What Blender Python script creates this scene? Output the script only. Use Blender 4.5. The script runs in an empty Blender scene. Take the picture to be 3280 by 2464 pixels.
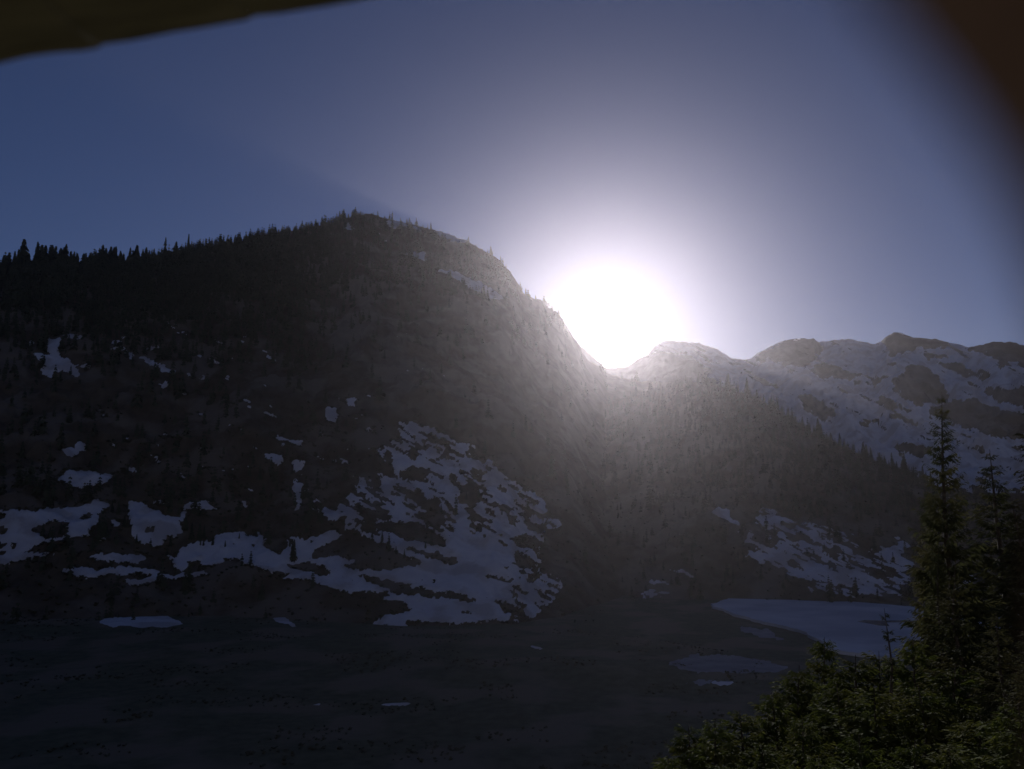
import bpy, math, random
import numpy as np
from mathutils import Vector

# ------------------------------------------------------------------ camera, sky, sun, exposure
scn = bpy.context.scene
col = scn.collection
R = math.radians
CAM_Z = 100.0                      # the lens stands 100 m above the lake
PITCH = R(8.0)
HFOV = R(62.2)
PW, PH = 3280.0, 2464.0
FPX = (PW / 2) / math.tan(HFOV / 2)

cam_d = bpy.data.cameras.new("camera")
cam = bpy.data.objects.new("camera", cam_d)
col.objects.link(cam)
cam.location = (0, 0, CAM_Z)
cam.rotation_euler = (R(90) + PITCH, 0, 0)
cam_d.sensor_width = 36.0
cam_d.lens = 18.0 / math.tan(HFOV / 2)
cam_d.clip_start = 0.005
cam_d.clip_end = 30000
cam_d.dof.use_dof = True
cam_d.dof.focus_distance = 900.0
cam_d.dof.aperture_fstop = 8.0
scn.camera = cam

def direction(px, py):
    dx, dy = (px - PW / 2) / FPX, (PH / 2 - py) / FPX
    return Vector((dx, math.cos(PITCH) - dy * math.sin(PITCH), math.sin(PITCH) + dy * math.cos(PITCH)))

def azel(px, py):
    d = direction(px, py)
    return math.atan2(d.x, d.y), math.atan2(d.z, math.hypot(d.x, d.y))

SUN_AZ, SUN_EL = azel(1943, 985)

world = bpy.data.worlds.new("World")
scn.world = world
world.use_nodes = True
nt = world.node_tree
nt.nodes.clear()
out = nt.nodes.new("ShaderNodeOutputWorld")
bg = nt.nodes.new("ShaderNodeBackground")
sky = nt.nodes.new("ShaderNodeTexSky")
sky.sky_type = 'NISHITA'
sky.sun_disc = False
sky.sun_elevation = SUN_EL
sky.sun_rotation = SUN_AZ
sky.altitude = 1500
sky.air_density = 1.0
sky.dust_density = 0.35
sky.ozone_density = 5.0
tint = nt.nodes.new("ShaderNodeMix")                     # the camera's cool white balance, the same all over the sky
tint.data_type = 'RGBA'; tint.blend_type = 'MULTIPLY'
tint.inputs["Factor"].default_value = 1.0
tint.inputs["B"].default_value = (1.14, 0.90, 1.06, 1)
nt.links.new(sky.outputs[0], tint.inputs["A"])
nt.links.new(tint.outputs["Result"], bg.inputs[0])
bg.inputs[1].default_value = 0.05
nt.links.new(bg.outputs[0], out.inputs[0])

sun_d = bpy.data.lights.new("sun", 'SUN')
sun = bpy.data.objects.new("sun", sun_d)
col.objects.link(sun)
sun_d.energy = 5.0
sun_d.angle = R(0.53)
sun_d.color = (1.0, 0.965, 0.93)
sv = Vector((math.sin(SUN_AZ) * math.cos(SUN_EL), math.cos(SUN_AZ) * math.cos(SUN_EL), math.sin(SUN_EL)))
sun.rotation_euler = sv.to_track_quat('Z', 'Y').to_euler()

scn.view_settings.view_transform = 'Standard'
scn.view_settings.look = 'None'
scn.view_settings.gamma = 1.0
scn.view_settings.use_curve_mapping = False
scn.view_settings.exposure = -0.85
scn.render.engine = 'CYCLES'
cy = scn.cycles
cy.use_denoising = True
cy.max_bounces = 6
cy.diffuse_bounces = 3
cy.transmission_bounces = 4
cy.transparent_max_bounces = 8
cy.volume_bounces = 1
cy.sample_clamp_indirect = 3.0
cy.caustics_reflective = False
cy.caustics_refractive = False

HAZE_DENSITY = 2.1e-5
HAZE_G = 0.86
HAZE_TOP = 885.0

# ------------------------------------------------------------------ helpers
rng = np.random.default_rng(7)
random.seed(7)

def _hash(ix, iy, seed):
    h = (ix.astype(np.int64) * 374761393 + iy.astype(np.int64) * 668265263 + seed * 974711) & 0x7fffffff
    h = ((h ^ (h >> 13)) * 1274126177) & 0x7fffffff
    h = (h ^ (h >> 16)) & 0xffff
    return h / 65535.0 * 2 - 1

def noise(x, y, seed=0):
    x = np.asarray(x, float); y = np.asarray(y, float)
    ix, iy = np.floor(x), np.floor(y)
    fx, fy = x - ix, y - iy
    fx = fx * fx * fx * (fx * (fx * 6 - 15) + 10)
    fy = fy * fy * fy * (fy * (fy * 6 - 15) + 10)
    a, b = _hash(ix, iy, seed), _hash(ix + 1, iy, seed)
    c, d = _hash(ix, iy + 1, seed), _hash(ix + 1, iy + 1, seed)
    return (a + (b - a) * fx) * (1 - fy) + (c + (d - c) * fx) * fy

def fbm(x, y, octaves=4, seed=0, gain=0.5):
    t, amp, tot = 0.0, 1.0, 0.0
    for k in range(octaves):
        t = t + amp * noise(np.asarray(x) * 2 ** k + 17.3 * k, np.asarray(y) * 2 ** k - 9.1 * k, seed + k)
        tot += amp
        amp *= gain
    return t / tot

def ridged(x, y, octaves=4, seed=0):
    t, amp, tot = 0.0, 1.0, 0.0
    for k in range(octaves):
        t = t + amp * (1 - 2 * np.abs(noise(np.asarray(x) * 2 ** k + 5.7 * k, np.asarray(y) * 2 ** k + 3.3 * k, seed + k)))
        tot += amp
        amp *= 0.5
    return t / tot

def project(P):
    x, y, z = P[..., 0], P[..., 1], P[..., 2] - CAM_Z
    f = y * math.cos(PITCH) + z * math.sin(PITCH)
    u = -y * math.sin(PITCH) + z * math.cos(PITCH)
    f = np.maximum(f, 1e-3)
    return PW / 2 + FPX * x / f, PH / 2 - FPX * u / f

def mesh_np(name, verts, faces, mat, parent=None, smooth=True, link=True):
    """faces: (n,4) or (n,3) int array"""
    me = bpy.data.meshes.new(name)
    verts = np.asarray(verts, np.float32).reshape(-1, 3)
    faces = np.asarray(faces, np.int32)
    n, k = faces.shape
    me.vertices.add(len(verts)); me.vertices.foreach_set("co", verts.ravel())
    me.loops.add(n * k); me.loops.foreach_set("vertex_index", faces.ravel())
    me.polygons.add(n)
    me.polygons.foreach_set("loop_start", np.arange(0, n * k, k, dtype=np.int32))
    me.polygons.foreach_set("loop_total", np.full(n, k, np.int32))
    me.polygons.foreach_set("use_smooth", np.full(n, smooth, bool))
    me.update(calc_edges=True)
    me.validate()
    if mat: me.materials.append(mat)
    if not link: return me
    return link_mesh(name, me, parent)

def link_mesh(name, me, parent=None):
    o = bpy.data.objects.new(name, me)
    col.objects.link(o)
    if parent: o.parent = parent
    return o

def tag(o, label=None, cat=None, group=None, kind=None):
    if label: o['label'] = label
    if cat: o['category'] = cat
    if group: o['group'] = group
    if kind: o['kind'] = kind
    return o

ORD = "first second third fourth fifth sixth seventh eighth ninth tenth eleventh twelfth thirteenth fourteenth fifteenth sixteenth seventeenth eighteenth nineteenth twentieth".split()
TENS = {2: "twenty", 3: "thirty", 4: "forty"}
def nth(k):
    """1 -> 'first' ... 27 -> 'twenty-seventh'"""
    if k <= 20: return ORD[k - 1]
    return {30: "thirtieth", 40: "fortieth"}.get(k) or TENS[k // 10] + "-" + ORD[k % 10 - 1]

def empty(name, loc, rz=0.0):
    o = bpy.data.objects.new(name, None)
    col.objects.link(o)
    o.location = loc; o.rotation_euler = (0, 0, rz)
    o.empty_display_size = 0.3
    return o

# ------------------------------------------------------------------ materials
def make_mat(name, c1, c2, scale=1.0, rough=0.9, detail=5, bump=0.0, c3=None, scale3=0.1, spec=0.2, translucent=0.0, objrand=0.0):
    m = bpy.data.materials.new(name)
    m.use_nodes = True
    n, l = m.node_tree.nodes, m.node_tree.links
    b = n["Principled BSDF"]
    b.inputs["Roughness"].default_value = rough
    b.inputs["Specular IOR Level"].default_value = spec
    geo = n.new("ShaderNodeNewGeometry")
    tex = n.new("ShaderNodeTexNoise")
    tex.inputs["Scale"].default_value = scale
    tex.inputs["Detail"].default_value = detail
    l.new(geo.outputs["Position"], tex.inputs["Vector"])
    ramp = n.new("ShaderNodeValToRGB")
    ramp.color_ramp.elements[0].position = 0.35; ramp.color_ramp.elements[0].color = (*c1, 1)
    ramp.color_ramp.elements[1].position = 0.65; ramp.color_ramp.elements[1].color = (*c2, 1)
    l.new(tex.outputs["Fac"], ramp.inputs["Fac"])
    last = ramp.outputs["Color"]
    if c3:
        t3 = n.new("ShaderNodeTexNoise")
        t3.inputs["Scale"].default_value = scale3; t3.inputs["Detail"].default_value = 6
        l.new(geo.outputs["Position"], t3.inputs["Vector"])
        r3 = n.new("ShaderNodeValToRGB")
        r3.color_ramp.elements[0].position = 0.48; r3.color_ramp.elements[1].position = 0.58
        l.new(t3.outputs["Fac"], r3.inputs["Fac"])
        mx = n.new("ShaderNodeMix"); mx.data_type = 'RGBA'
        l.new(r3.outputs["Color"], mx.inputs["Factor"])
        l.new(last, mx.inputs["A"]); mx.inputs["B"].default_value = (*c3, 1)
        last = mx.outputs["Result"]
    if objrand:
        oi = n.new("ShaderNodeObjectInfo")
        mp = n.new("ShaderNodeMapRange")
        mp.inputs["To Min"].default_value = 1 - objrand; mp.inputs["To Max"].default_value = 1 + objrand
        l.new(oi.outputs["Random"], mp.inputs["Value"])
        hv = n.new("ShaderNodeHueSaturation")
        l.new(mp.outputs["Result"], hv.inputs["Value"])
        l.new(last, hv.inputs["Color"])
        last = hv.outputs["Color"]
    l.new(last, b.inputs["Base Color"])
    if bump:
        bp = n.new("ShaderNodeBump"); bp.inputs["Strength"].default_value = bump; bp.inputs["Distance"].default_value = 1.0 / scale * 0.3
        l.new(tex.outputs["Fac"], bp.inputs["Height"]); l.new(bp.outputs["Normal"], b.inputs["Normal"])
    if translucent:
        tr = n.new("ShaderNodeBsdfTranslucent")
        l.new(last, tr.inputs["Color"])
        ms = n.new("ShaderNodeMixShader"); ms.inputs["Fac"].default_value = translucent
        l.new(b.outputs[0], ms.inputs[1]); l.new(tr.outputs[0], ms.inputs[2])
        l.new(ms.outputs[0], n["Material Output"].inputs["Surface"])
    return m

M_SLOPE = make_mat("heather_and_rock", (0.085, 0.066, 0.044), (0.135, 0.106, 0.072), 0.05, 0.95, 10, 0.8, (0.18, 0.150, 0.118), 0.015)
M_ROCK = make_mat("dark_rock", (0.07, 0.064, 0.06), (0.13, 0.12, 0.112), 0.03, 0.9, 8, 0.6, (0.03, 0.028, 0.02), 0.01)
M_GROUND = make_mat("valley_heath", (0.095, 0.102, 0.062), (0.140, 0.140, 0.088), 0.15, 0.95, 8, 0.5, (0.19, 0.165, 0.12), 0.02)
M_SNOW = make_mat("old_snow", (0.66, 0.65, 0.68), (0.80, 0.79, 0.81), 0.06, 0.7, 10, 0.4, (0.54, 0.51, 0.51), 0.03, 0.3)
M_ICE = make_mat("snowy_lake_ice", (0.56, 0.57, 0.61), (0.74, 0.74, 0.77), 0.012, 0.6, 8, 0.03, (0.46, 0.48, 0.53), 0.008, 0.3)
M_SLUSH = make_mat("wet_grey_snow", (0.20, 0.21, 0.23), (0.30, 0.31, 0.34), 0.08, 0.7, 6, 0.1)
M_WATER = make_mat("dark_open_water", (0.02, 0.022, 0.025), (0.03, 0.03, 0.03), 0.1, 0.25, 2, 0, spec=0.4)
M_FIR_FAR = make_mat("far_needles", (0.048, 0.054, 0.032), (0.075, 0.080, 0.046), 0.1, 0.9, 4, 0, objrand=0.25)
M_SHRUB = make_mat("shrub_leaves", (0.090, 0.088, 0.058), (0.12, 0.115, 0.078), 0.1, 0.9, 4)
M_NEEDLE = make_mat("needles", (0.055, 0.060, 0.026), (0.085, 0.088, 0.036), 1.5, 0.85, 4, 0, (0.105, 0.098, 0.040), 0.5, 0.08, 0.30, 0.2)
M_YOUNG = make_mat("young_needles", (0.078, 0.098, 0.020), (0.105, 0.120, 0.026), 1.5, 0.85, 4, 0, (0.12, 0.12, 0.028), 0.6, 0.08, 0.35, 0.2)
M_BARK = make_mat("bark", (0.06, 0.045, 0.035), (0.11, 0.085, 0.065), 6.0, 0.9, 6, 0.6)
M_DEAD = make_mat("dead_wood", (0.12, 0.10, 0.085), (0.2, 0.17, 0.15), 6.0, 0.9, 6, 0.6)

def wood_mat(name, c1, c2):
    m = bpy.data.materials.new(name); m.use_nodes = True
    n, l = m.node_tree.nodes, m.node_tree.links
    b = n["Principled BSDF"]; b.inputs["Roughness"].default_value = 0.85
    tc = n.new("ShaderNodeTexCoord"); mp = n.new("ShaderNodeMapping")
    mp.inputs["Scale"].default_value = (4, 40, 40)
    l.new(tc.outputs["Object"], mp.inputs["Vector"])
    w = n.new("ShaderNodeTexNoise"); w.inputs["Scale"].default_value = 3; w.inputs["Detail"].default_value = 8
    l.new(mp.outputs["Vector"], w.inputs["Vector"])
    r = n.new("ShaderNodeValToRGB")
    r.color_ramp.elements[0].position = 0.3; r.color_ramp.elements[0].color = (*c1, 1)
    r.color_ramp.elements[1].position = 0.7; r.color_ramp.elements[1].color = (*c2, 1)
    l.new(w.outputs["Fac"], r.inputs["Fac"]); l.new(r.outputs["Color"], b.inputs["Base Color"])
    bp = n.new("ShaderNodeBump"); bp.inputs["Strength"].default_value = 0.5; bp.inputs["Distance"].default_value = 0.002
    l.new(w.outputs["Fac"], bp.inputs["Height"]); l.new(bp.outputs["Normal"], b.inputs["Normal"])
    return m
M_PLANK = wood_mat("weathered_plank", (0.10, 0.080, 0.052), (0.22, 0.18, 0.125))
M_PLANK_RED = wood_mat("flare_red_plank", (0.22, 0.130, 0.108), (0.40, 0.25, 0.21))  # reddish cast of lens flare is put into this board's colour

# ------------------------------------------------------------------ where the snow lies (outlines surveyed in degrees of view)
def T(pts, ox, oy, s):
    return [(ox + x / s, oy + y / s) for x, y in pts]
def t1(*p): return T(p, 0, 600, 2.212)
def t2(*p): return T(p, 800, 600, 2.212)
def t3(*p): return T(p, 0, 1200, 2.212)
def t4(*p): return T(p, 800, 1200, 2.212)
def t5(*p): return T(p, 2280, 950, 2.212)
def t6(*p): return T(p, 2280, 1550, 1.818)
def t7(*p): return T(p, 0, 1700, 1.58)
def t8(*p): return T(p, 1400, 1700, 1.8433)

FAN = t4((1040,330),(1140,330),(1300,390),(1480,480),(1600,520),(1700,620),(1800,700),(1900,790),(2000,830),(2080,900),(2110,1000),(2200,1020),(2212,1090),
         (2100,1080),(2080,1180),(2060,1280),(2050,1400),(2190,1440),(2212,1500),(2120,1640),(1980,1740),(1880,1760),(1700,1740),(1500,1775),(1380,1745),(1180,1700),(1080,1600),(930,1548),(700,1548),
         (560,1500),(380,1450),(200,1455),(300,1420),(120,1390),(0,1360),(-200,1260),(-60,1140),(0,1120),(60,1120),(110,1180),(110,1235),(180,1270),(240,1260),(290,1190),(250,1155),(480,1160),
         (560,1110),(680,1080),(700,1000),(600,1040),(450,980),(430,900),(490,880),(520,930),(620,970),(640,910),(700,850),(760,790),(700,740),(760,710),(900,760),(960,720),(1060,740),(1000,640),(900,540),(960,500),(1080,440))
SNOW_A = [
    FAN,
    t1((335,1075),(440,1070),(430,1110),(400,1140),(425,1185),(480,1225),(540,1275),(560,1340),(510,1340),(470,1300),(440,1310),(380,1310),(375,1355),(320,1330),(285,1280),(300,1235),(240,1170),(270,1165),(310,1200),(360,1190),(330,1130)),
    t1((430,1050),(480,1040),(570,1050),(560,1070),(500,1072)), t1((540,1270),(620,1255),(650,1275),(600,1290)),
    t1((185,1120),(215,1090),(245,1110),(230,1135)), t1((765,1095),(860,1085),(890,1100),(820,1110)), t1((760,1135),(860,1120),(925,1140),(800,1150)),
    t1((1010,1140),(1060,1125),(1195,1135),(1080,1150)),
    t1((970,1215),(1010,1205),(1090,1240),(1160,1265),(1230,1300),(1260,1290),(1250,1320),(1170,1320),(1120,1280),(1050,1245)),
    t1((1450,1210),(1480,1205),(1575,1255),(1530,1250)), t1((1600,1195),(1690,1220),(1640,1215)), t1((890,1165),(960,1175),(940,1230),(910,1210)),
    t1((1120,1400),(1160,1380),(1200,1390),(1150,1420)), t1((1480,480),(1510,500),(1495,525)), t1((1700,1090),(1740,1100),(1720,1120)),
    t2((655,280),(700,255),(740,290),(700,305),(660,300)),
    t2((950,240),(1010,235),(1130,260),(1200,290),(1220,320),(1150,290),(1060,275),(1040,305),(1000,280),(960,260)),
    t2((885,320),(940,325),(920,338)), t2((660,375),(720,390),(700,405)), t2((945,380),(990,385),(970,395)), t2((650,460),(690,450),(670,465)),
    t2((1300,310),(1400,325),(1500,355),(1560,385),(1480,385),(1400,375),(1330,340)), t2((940,430),(1040,440),(1000,448)),
    t2((1100,470),(1230,470),(1270,540),(1190,510)),
    t2((1330,590),(1420,590),(1560,640),(1740,740),(1800,790),(1700,800),(1560,720),(1440,640)),
    t3((430,530),(520,520),(560,480),(610,500),(620,545),(560,545),(520,585),(470,570)),
    t3((470,680),(620,690),(840,720),(740,770),(660,780),(590,800),(540,805),(440,770),(390,750),(450,710)),
    t3((690,230),(720,240),(755,305),(735,300)), t3((920,660),(985,685),(930,695)), t3((1280,680),(1320,740),(1300,750)), t3((1440,650),(1480,660),(1450,665)),
    t3((1870,570),(1960,560),(2005,580),(1990,630),(1950,640),(1910,600)), t3((370,600),(410,605),(380,615)),
    t4((210,430),(270,450),(380,480),(360,510),(240,470),(170,440)), t4((310,600),(400,610),(390,680),(330,700),(290,640)),
    t4((310,760),(380,770),(370,900),(340,980),(315,900)), t4((530,220),(620,250),(640,330),(580,350),(530,310)), t4((720,305),(790,320),(760,340)),
    t4((690,720),(770,720),(740,760)), t4((600,140),(680,180),(650,190)), t4((690,170),(740,180),(760,230),(710,220)),
    t3((0,965),(200,970),(400,950),(560,935),(680,895),(770,900),(800,930),(740,960),(700,1010),(680,1060),(630,1120),(620,1150),(540,1150),(480,1180),(400,1190),(330,1200),(220,1250),(100,1265),(0,1240)),
    t3((0,1275),(200,1260),(440,1255),(300,1295),(150,1320),(30,1350),(0,1330)),
    t3((910,910),(1000,905),(1050,930),(1060,950),(1130,980),(1180,1010),(1280,1005),(1310,960),(1330,990),(1280,1060),(1290,1110),(1260,1150),(1180,1150),(1160,1200),(1120,1230),(1060,1215),(980,1190),(940,1160),(930,1060),(915,980)),
    t3((1050,900),(1150,895),(1230,925),(1170,930),(1060,905)), t3((1310,950),(1350,910),(1450,890),(1510,930),(1560,970),(1470,950),(1400,960),(1330,970)),
    t3((640,1165),(770,1160),(700,1185)), t3((780,1040),(850,1050),(840,1080),(800,1070)), t3((1720,900),(1770,905),(1740,950)),
    t3((630,1300),(700,1270),(850,1275),(1010,1285),(1050,1310),(1000,1335),(840,1340),(690,1320)), t3((300,1345),(420,1345),(330,1360)),
    t3((430,1380),(500,1365),(590,1370),(700,1395),(760,1370),(920,1370),(1100,1385),(1120,1410),(1200,1420),(1350,1410),(1490,1400),(1470,1425),(1330,1440),(1150,1455),(1060,1475),(950,1500),(880,1450),(1000,1455),(1080,1430),(1000,1410),(880,1420),(800,1410),(680,1435),(580,1440),(490,1420)),
    t3((1160,1285),(1240,1290),(1280,1250),(1300,1220),(1400,1190),(1520,1190),(1530,1140),(1600,1120),(1720,1110),(1830,1130),(1870,1160),(1885,1230),(1960,1270),(2100,1260),(2100,1440),(1980,1400),(1850,1390),(1700,1320),(1620,1310),(1500,1350),(1440,1380),(1340,1370),(1300,1400),(1220,1360),(1240,1320)),
    t7((1800,340),(1900,360),(2000,330),(2150,330),(2260,400),(2260,465),(2050,465),(2100,515),(1980,505),(1870,475),(1960,430),(2090,410),(2030,360),(1890,360)),
    t8((0,480),(120,480),(300,470),(500,480),(500,530),(400,510),(270,545),(130,555),(0,540)),
]
HOLES_A = [
    t3((220,1110),(260,1070),(340,1045),(470,1050),(490,1100),(450,1150),(350,1165),(260,1140)), t3((0,1070),(60,1090),(50,1125),(0,1130)), t3((0,1205),(110,1200),(110,1220),(0,1225)),
    t3((540,1030),(640,980),(670,1000),(620,1030)), t3((120,990),(160,985),(160,1000)), t3((210,1215),(310,1190),(430,1200),(330,1230),(230,1245)), t3((0,990),(40,1000),(20,1030),(0,1030)),
    t3((1030,1090),(1080,1065),(1120,1100),(1080,1135),(1040,1120)), t3((1330,1330),(1420,1320),(1450,1370),(1390,1390)),
    t4((1085,690),(1130,650),(1230,670),(1260,710),(1240,770),(1160,750),(1090,720)), t4((1040,780),(1100,800),(1200,850),(1350,920),(1330,990),(1270,980),(1150,880),(1060,830)),
    t4((740,890),(830,950),(960,970),(1010,1030),(930,1040),(800,1000),(740,950)), t4((850,1070),(1000,1050),(1180,1060),(1270,1090),(1390,1180),(1370,1230),(1250,1200),(1120,1170),(1000,1120),(880,1100)),
    t4((1170,980),(1280,1000),(1350,940),(1410,1090),(1300,1070),(1180,1020)),
    t4((420,1300),(480,1230),(600,1170),(740,1090),(830,1170),(960,1200),(1020,1250),(1090,1290),(1280,1340),(1000,1380),(780,1390),(670,1370),(760,1330),(700,1310),(560,1290)),
    t4((250,1350),(420,1335),(520,1370),(600,1415),(500,1425),(350,1390)), t4((1100,1215),(1280,1260),(1480,1310),(1490,1340),(1380,1340),(1250,1290),(1110,1250)),
    t4((770,1420),(900,1440),(1060,1480),(1180,1540),(1350,1575),(1500,1600),(1350,1590),(1100,1560),(860,1480)), t4((1270,800),(1400,850),(1390,870),(1280,820)),
    t4((1490,780),(1600,770),(1640,900),(1580,950),(1500,900)), t4((1390,930),(1440,930),(1500,1000),(1440,980)), t4((1570,720),(1660,700),(1640,760)),
    t4((1840,1160),(1920,1150),(2060,1190),(2050,1260),(1900,1210)), t4((1660,970),(1820,1010),(1760,1010)), t4((1860,1010),(1885,1060),(1840,1070)), t4((1610,1060),(1660,1120),(1620,1100)),
    t4((1670,1420),(1880,1460),(1860,1475),(1700,1445)), t4((1070,1440),(1250,1460),(1480,1490),(1300,1475)), t4((1890,1320),(1980,1320),(1990,1390),(1900,1360)),
    t4((1500,930),(1590,960),(1620,1000),(1540,980)), t4((1640,910),(1750,930),(1740,950)), t4((1140,540),(1200,560),(1180,610),(1110,590)), t4((1280,420),(1400,470),(1380,510),(1300,480)),
    t4((1350,580),(1440,590),(1420,620),(1360,610)), t4((1420,700),(1480,720),(1450,770),(1400,740)), t4((900,850),(960,880),(830,890)), t4((1940,1040),(2080,1090),(2070,1130),(1960,1080)),
    t8((0,365),(130,370),(270,420),(180,425),(60,405)), t8((340,410),(420,430),(500,470),(520,520),(400,490)), t8((130,460),(240,500),(150,490)),
    t7((1810,225),(1900,235),(2060,280),(2212,310),(2212,335),(2000,325),(1960,300),(1860,260)),
]
ROCKS_C = [
    [(1600,930),(1730,955),(1790,1000),(1850,1070),(1943,1150),(2040,1150),(2120,1125),(2200,1135),(2270,1190),(2330,1290),(2300,1450),(1600,1450)],
    t5((270,450),(330,400),(450,340),(560,290),(730,290),(760,330),(780,390),(740,440),(680,500),(560,495),(440,460)),
    t5((690,510),(760,480),(900,490),(1000,530),(1060,550),(960,590),(850,590),(760,570)), t5((980,590),(1040,600),(1050,640),(1000,620)),
    t5((1110,650),(1160,590),(1240,560),(1250,580),(1180,620)),
    t5((1180,335),(1290,240),(1430,280),(1600,285),(1700,320),(1640,350),(1500,370),(1420,390),(1290,420),(1240,410),(1290,380)),
    t5((1290,580),(1360,520),(1440,490),(1600,550),(1660,640),(1680,690),(1640,740),(1540,770),(1420,760),(1340,700),(1290,650)),
    t5((1550,790),(1660,750),(1850,720),(2000,780),(2250,850),(2250,1000),(2060,1010),(1900,960),(1700,890),(1570,830)),
    t5((1910,640),(2060,650),(2250,640),(2250,800),(2060,760),(1950,680)), t5((1820,365),(1980,310),(2250,320),(2250,490),(2060,450),(1900,390)),
    t5((1240,835),(1330,840),(1450,890),(1540,930),(1520,945),(1390,905),(1270,860)), t5((1090,880),(1190,885),(1170,905)), t5((1170,840),(1240,850),(1230,870)),
    t5((600,720),(700,705),(760,730),(830,800),(890,850),(830,870),(750,850),(690,800)), t5((1260,1080),(1350,1050),(1500,1050),(1560,1100),(1500,1160),(1380,1120)),
    t5((1600,460),(1750,490),(1870,560),(1800,570),(1640,500)), t5((1900,530),(1960,535),(1990,570),(1930,570)), t5((1500,410),(1680,410),(1640,440),(1520,450)),
    t5((300,560),(420,600),(480,660),(430,650),(330,600)), t5((1220,480),(1300,455),(1310,470),(1240,490)), t5((1680,1010),(1900,1080),(2000,1140),(1850,1080)),
    t5((930,390),(960,375),(970,400),(940,405)), t5((840,320),(900,325),(890,345)), t5((600,665),(650,670),(660,690)), t5((1160,720),(1270,730),(1390,800),(1340,810),(1250,770)),
]
SNOW_B = [
    t6((20,150),(80,140),(130,200),(190,270),(160,290),(90,260),(0,180)), t6((270,200),(360,150),(430,190),(400,240),(480,280),(500,360),(560,390),(520,420),(380,360),(400,290),(330,240)),
    t6((200,400),(300,370),(420,400),(520,430),(640,470),(700,510),(850,560),(960,600),(1060,640),(900,640),(780,620),(650,570),(560,570),(450,520),(400,480),(270,460),(220,440)),
    t6((500,590),(620,600),(780,640),(930,665),(800,660),(600,630)), t6((520,265),(620,280),(800,320),(790,345),(650,330),(700,380),(640,390)), t6((620,420),(700,410),(720,470),(660,460)),
    t6((910,370),(1050,380),(1100,330),(1010,300),(1130,320),(1150,370),(1110,410),(1200,490),(1080,520),(1000,440),(920,400)), t6((1430,480),(1520,480),(1530,560),(1470,590),(1430,540)),
    t6((300,310),(420,330),(520,370),(430,370)), t6((700,480),(860,500),(980,560),(1060,620),(960,590),(820,550)), t6((1310,590),(1360,600),(1330,620)),
    t8((1200,280),(1350,300),(1430,330),(1300,320)), t8((1220,360),(1450,355),(1300,390),(1230,420)), t8((1200,470),(1350,480),(1470,510),(1500,560),(1560,600),(1400,640),(1300,560)),
    t8((1350,230),(1450,230),(1550,275),(1450,265)), t8((850,300),(920,290),(930,320)), t8((620,270),(700,290),(650,330),(600,320)),
    t5((1100,1080),(1200,1080),(1330,1130),(1480,1180),(1500,1230),(1400,1210),(1260,1150),(1130,1120)),
]
SNOW_G = [
    t7((495,465),(560,445),(720,430),(800,415),(850,425),(870,445),(955,470),(860,490),(700,490),(560,485)), t7((1110,280),(1190,258),(1275,285),(1180,298)), t7((1370,430),(1420,425),(1520,495),(1400,465)),
    t7((1560,885),(1640,873),(1610,890)), t7((1880,886),(2000,872),(2150,868),(2000,892)), t8((530,680),(600,684),(670,705),(560,698)),
    t6((0,1150),(150,1155),(100,1175),(0,1172)), ]
SLUSH_G = [t8((1350,790),(1520,735),(1700,728),(1900,760),(2080,810),(2020,840),(1800,840),(1500,840)), t8((1440,895),(1600,880),(1790,895),(1600,915)), t8((1730,560),(1950,585),(2080,660),(1900,630))]
RS = 2.0
RW, RH = int(PW / RS), int(PH / RS)
def raster(polys, holes=(), base=0.0):
    img = np.full((RH, RW), base, np.float32)
    for plist, val in ((polys, 1.0), (holes, 0.0)):
        for p in plist:
            a = np.array(p) / RS
            x0, x1 = max(0, int(a[:, 0].min())), min(RW, int(a[:, 0].max()) + 2)
            y0, y1 = max(0, int(a[:, 1].min())), min(RH, int(a[:, 1].max()) + 2)
            if x1 <= x0 or y1 <= y0: continue
            gx, gy = np.meshgrid(np.arange(x0, x1) + .5, np.arange(y0, y1) + .5)
            ins = np.zeros(gx.shape, bool)
            n = len(a)
            for i in range(n):
                xa, ya = a[i]; xb, yb = a[(i + 1) % n]
                if ya == yb: continue
                c = ((ya > gy) != (yb > gy)) & (gx < (xb - xa) * (gy - ya) / (yb - ya) + xa)
                ins ^= c
            img[y0:y1, x0:x1][ins] = val
    for _ in range(4):                                   # soft edge, a few cells wide
        for ax in (0, 1):
            img = (np.roll(img, 1, ax) + img + np.roll(img, -1, ax)) / 3
    return img

def sample(img, px, py):
    x = np.abs(px) / RS; y = np.abs(py) / RS
    x = np.where(x > RW - 2, 2 * (RW - 2) - x, x); y = np.where(y > RH - 2, 2 * (RH - 2) - y, y)
    x = np.clip(x, 0, RW - 2.001); y = np.clip(y, 0, RH - 2.001)
    ix, iy = x.astype(int), y.astype(int)
    fx, fy = x - ix, y - iy
    return (img[iy, ix] * (1 - fx) + img[iy, ix + 1] * fx) * (1 - fy) + (img[iy + 1, ix] * (1 - fx) + img[iy + 1, ix + 1] * fx) * fy

def snow_field(img, P, warp=9.0, rag=0.35, seed=3):
    px, py = project(P)
    wx = px + warp * fbm(px / 28, py / 18, 3, seed); wy = py + warp * 0.6 * fbm(px / 28 + 40, py / 18, 3, seed + 9)
    m = sample(img, wx, wy)
    return m + rag * fbm(px / 13, py / 8, 3, seed + 20, 0.65) * (1 - np.abs(2 * m - 1) ** 2), px, py

# ------------------------------------------------------------------ mountains: grids of (bearing, foot-to-crest) with real distances
def crest_from(pts):
    ae = np.array([azel(x, y) for x, y in pts])
    return ae[:, 0], ae[:, 1]

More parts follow.
